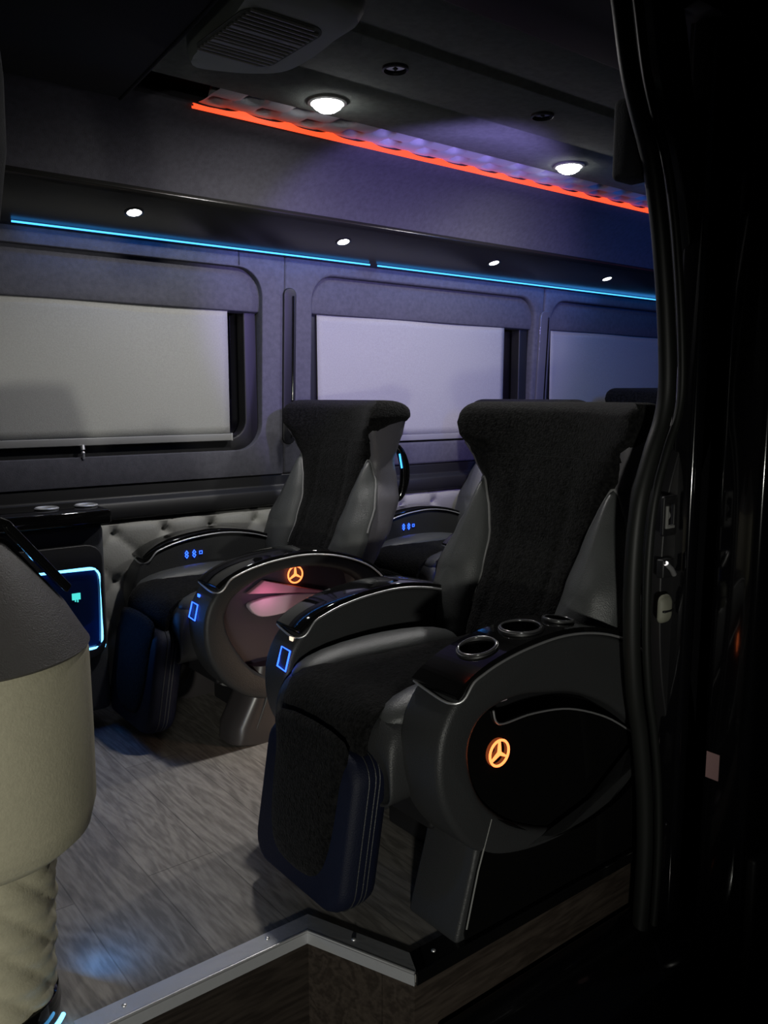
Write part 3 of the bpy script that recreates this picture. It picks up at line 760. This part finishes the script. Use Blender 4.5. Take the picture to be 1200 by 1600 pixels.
    br = obj('metal_bracket', loft(nb(), [[(x-OX, y, z) for x, z in ((1.13, .175), (1.21, .19), (1.25, .13), (1.22, .075), (1.15, .10))] for y in (-.03, .10)]), GREYP, root, smooth=False, bevel=.006)
    obj('link_rod', tube(nb(), [(1.06-OX, -.05, .21), (1.12-OX, -.05, .15), (1.16-OX, -.05, .16)], .007, 8), CHROME, br)
    obj('frame_rail', bx(1.20-OX, 1.50-OX, -.12, .14, 0.001, .17), BLACKP, root, bevel=.01)
    return root
def catmull_prof(p): return [(q.x, q.y) for q in catmull([Vector(a) for a in p], 2)]
def copy_tree(o, parent=None):
    c = o.copy(); C.objects.link(c)
    if parent is not None: c.parent = parent
    for ch in list(o.children): copy_tree(ch, c)
    return c
GR = 'lounge seats in rows'
sB = make_seat('door', 'dark leather lounge seat nearest the open door, with cup holders in its armrest', (OX, 1.365, 0), GR)
sA = make_seat('window', 'dark leather lounge seat at the window, front row, seen side-on left of the aisle', (OX+.055, 2.415, 0), GR)
s = copy_tree(sA); s.location = (OX+.055+.975, 2.415, 0); s['label'] = 'second-row lounge seat at the window, its blue icons showing between the two front seats'
s = copy_tree(sA); s.location = (OX+.055+1.95, 2.415, .055); s['label'] = 'lounge seat in the third row, only its dark headrest showing before the blue blind'
s = copy_tree(sB); s.location = (OX+.975, 1.365, 0); s['label'] = 'lounge seat directly behind the one nearest the door, mostly hidden'

# courtesy lamp under the front seats, warm on the aisle floor
t = thing('courtesy_lamp', 'small warm courtesy lamp under the cushion of the door-side seat', 'lamp', (1.40, 1.70, .10))
obj('lens', lathe(nb(), [(.012, 0), (.012, .01), (.006, .013)], n=20), E_WARM, t)
obj('bracket', bx(-.02, .02, -.045, -.010, -.005, .02), BLACKP, t, bevel=.003)
disk('courtesy_glow', (1.40, 1.74, .16), (1.30, 2.0, 0), .02, .4, (1, .66, .45))
disk('recess_glow', (1.22, 2.08, .46), (1.28, 2.2, .36), .02, .035, (1, .35, .6))

# ------------------------------------------------------------------ door pillar, seals and open sliding door
path = [(1.26, 1.90), (1.31, 1.78), (1.355, 1.64), (1.425, 1.511), (1.458, 1.42), (1.482, 1.326), (1.506, 1.20), (1.520, 1.074), (1.508, 1.0), (1.475, .93), (1.440, .83), (1.428, .70), (1.434, .542), (1.452, .42), (1.478, .321), (1.502, .20), (1.515, .085), (1.518, -.03), (1.512, -.161), (1.50, -.30), (1.49, -.45)]
cp = catmull([Vector((x, z)) for x, z in path], 5, False)
def strip(off0, off1, y0, y1, m, name):
    rings = []
    for i, p in enumerate(cp):
        rings.append([(p.x+off0, y0, p.y), (p.x+off1, y0, p.y), (p.x+off1, y1, p.y), (p.x+off0, y1, p.y)])
    return struct(name, loft(nb(), rings), m, bevel=.004)
strip(.125, .24, 1.0, 1.05, BLACKP, 'trim_12')
struct('trim_13', tube(nb(), [(p.x+.018, .998, p.y) for p in cp], .018, 14), RUBBER)
struct('trim_14', tube(nb(), [(p.x+.052, .985, p.y) for p in cp], .009, 10), RUBBER)
struct('trim_15', bx(1.60, 1.64, .965, 1.02, -.45, 1.80), PAINT, bevel=.01)
# hinge cover block near the top of the pillar
o = obj('pillar_cover', bx(1.43, 1.50, 1.02, 1.08, 1.475, 1.63), SUEDE_D, bevel=.012); tag(o, 'small dark cover block at the top of the door pillar', 'cover')
# striker, latch and bump stop on the pillar
t = thing('door_striker', 'small metal striker plate on the door jamb, level with the seat backs', 'striker', (1.535, .985, .80))
obj('plate', slab(rrect(0, 0, .05, .085, .006), rrect(0, 0, .026, .05, .004), -.012, -.004), BLACKP, t, bevel=.002)
obj('bolt', lathe(nb(), [(.009, 0), (.009, .006), (.004, .010)], n=16), GREYP, t).rotation_euler = (PI/2, 0, 0)
obj('clip', bx(-.018, -.012, -.016, -.008, -.022, .022), GREYP, t, bevel=.001)
obj('clip', bx(-.018, .012, -.016, -.008, -.026, -.020), GREYP, t, bevel=.001)
t = thing('door_latch', 'shiny chrome latch bolt on the door jamb', 'latch', (1.545, .985, .685))
obj('bolt', tube(nb(), [(-.018, -.012, .014), (.0, -.014, .0), (.014, -.012, -.014)], .0055, 10), CHROME, t)
obj('housing', bx(-.02, .02, -.008, .01, -.02, .02), BLACKP, t, bevel=.003)
t = thing('bump_stop', 'pale rounded rubber bump stop on the door jamb, level with the cup holders', 'bump stop', (1.538, .985, .598))
obj('block', pad(rrect(0, 0, .044, .062, .015), .014, lambda u, v, h: (u, -h-.004, v), .2), mat('bone_rubber', (.20, .20, .155), .6), t)
obj('slot', bx(-.018, .018, -.0195, -.012, -.005, .0), BLACKP, t, bevel=.002)
# sliding door, slid back along the outside
t = thing('sliding_door', 'glossy black sliding door standing open behind the door pillar at the right', 'door', (1.66, .80, 0))
obj('door_skin', bx(-.03, 1.5, .02, .13, -.42, 1.93), PAINT, t, bevel=.02)
g = catmull([Vector((-.115+.30, 1.50)), Vector((.17, 1.47)), Vector((.175, 1.40)), Vector((.21, 1.20)), Vector((.25, 1.02)), Vector((.30, .87)), Vector((.38, .80)), Vector((.7, .76)), Vector((1.2, .76)), Vector((1.35, .80)), Vector((1.35, 1.45)), Vector((1.2, 1.53)), Vector((.5, 1.53))], 5)
gl = obj('door_window', slab([(p.x, p.y) for p in g], None, .012, .024), GLASS, t)
obj('window_seal', tube(nb(), [(p.x, .012, p.y) for p in g], .0035, 8, True), mat('window_rubber', (.05, .05, .05), .35), gl)
obj('lower_cladding', bx(-.01, 1.4, .0, .03, -.42, .06), BLACKP, t, bevel=.012)
h = obj('door_handle', loft(nb(), [[(x, -.02+dy*s, .60+.08*(x)+dz*s) for dy, dz in ((-.012, -.02), (-.018, 0), (-.012, .02), (.02, .022), (.02, -.022))] for x, s in ((.10, .5), (.12, 1), (.25, 1), (.36, .9), (.38, .4))]), GLOSS, t, bevel=.006)
o = obj('sticker', bx(1.6285, 1.6295, .885, .915, .215, .275), mat('pink_paper', (.42, .26, .26), .7), smooth=False); tag(o, 'small pale pink sticker low on the edge of the open door', 'sticker')
# ground outside
struct('ground', bx(-6, 8, -5, 6, -.70, -.66), ASPHALT, smooth=False)
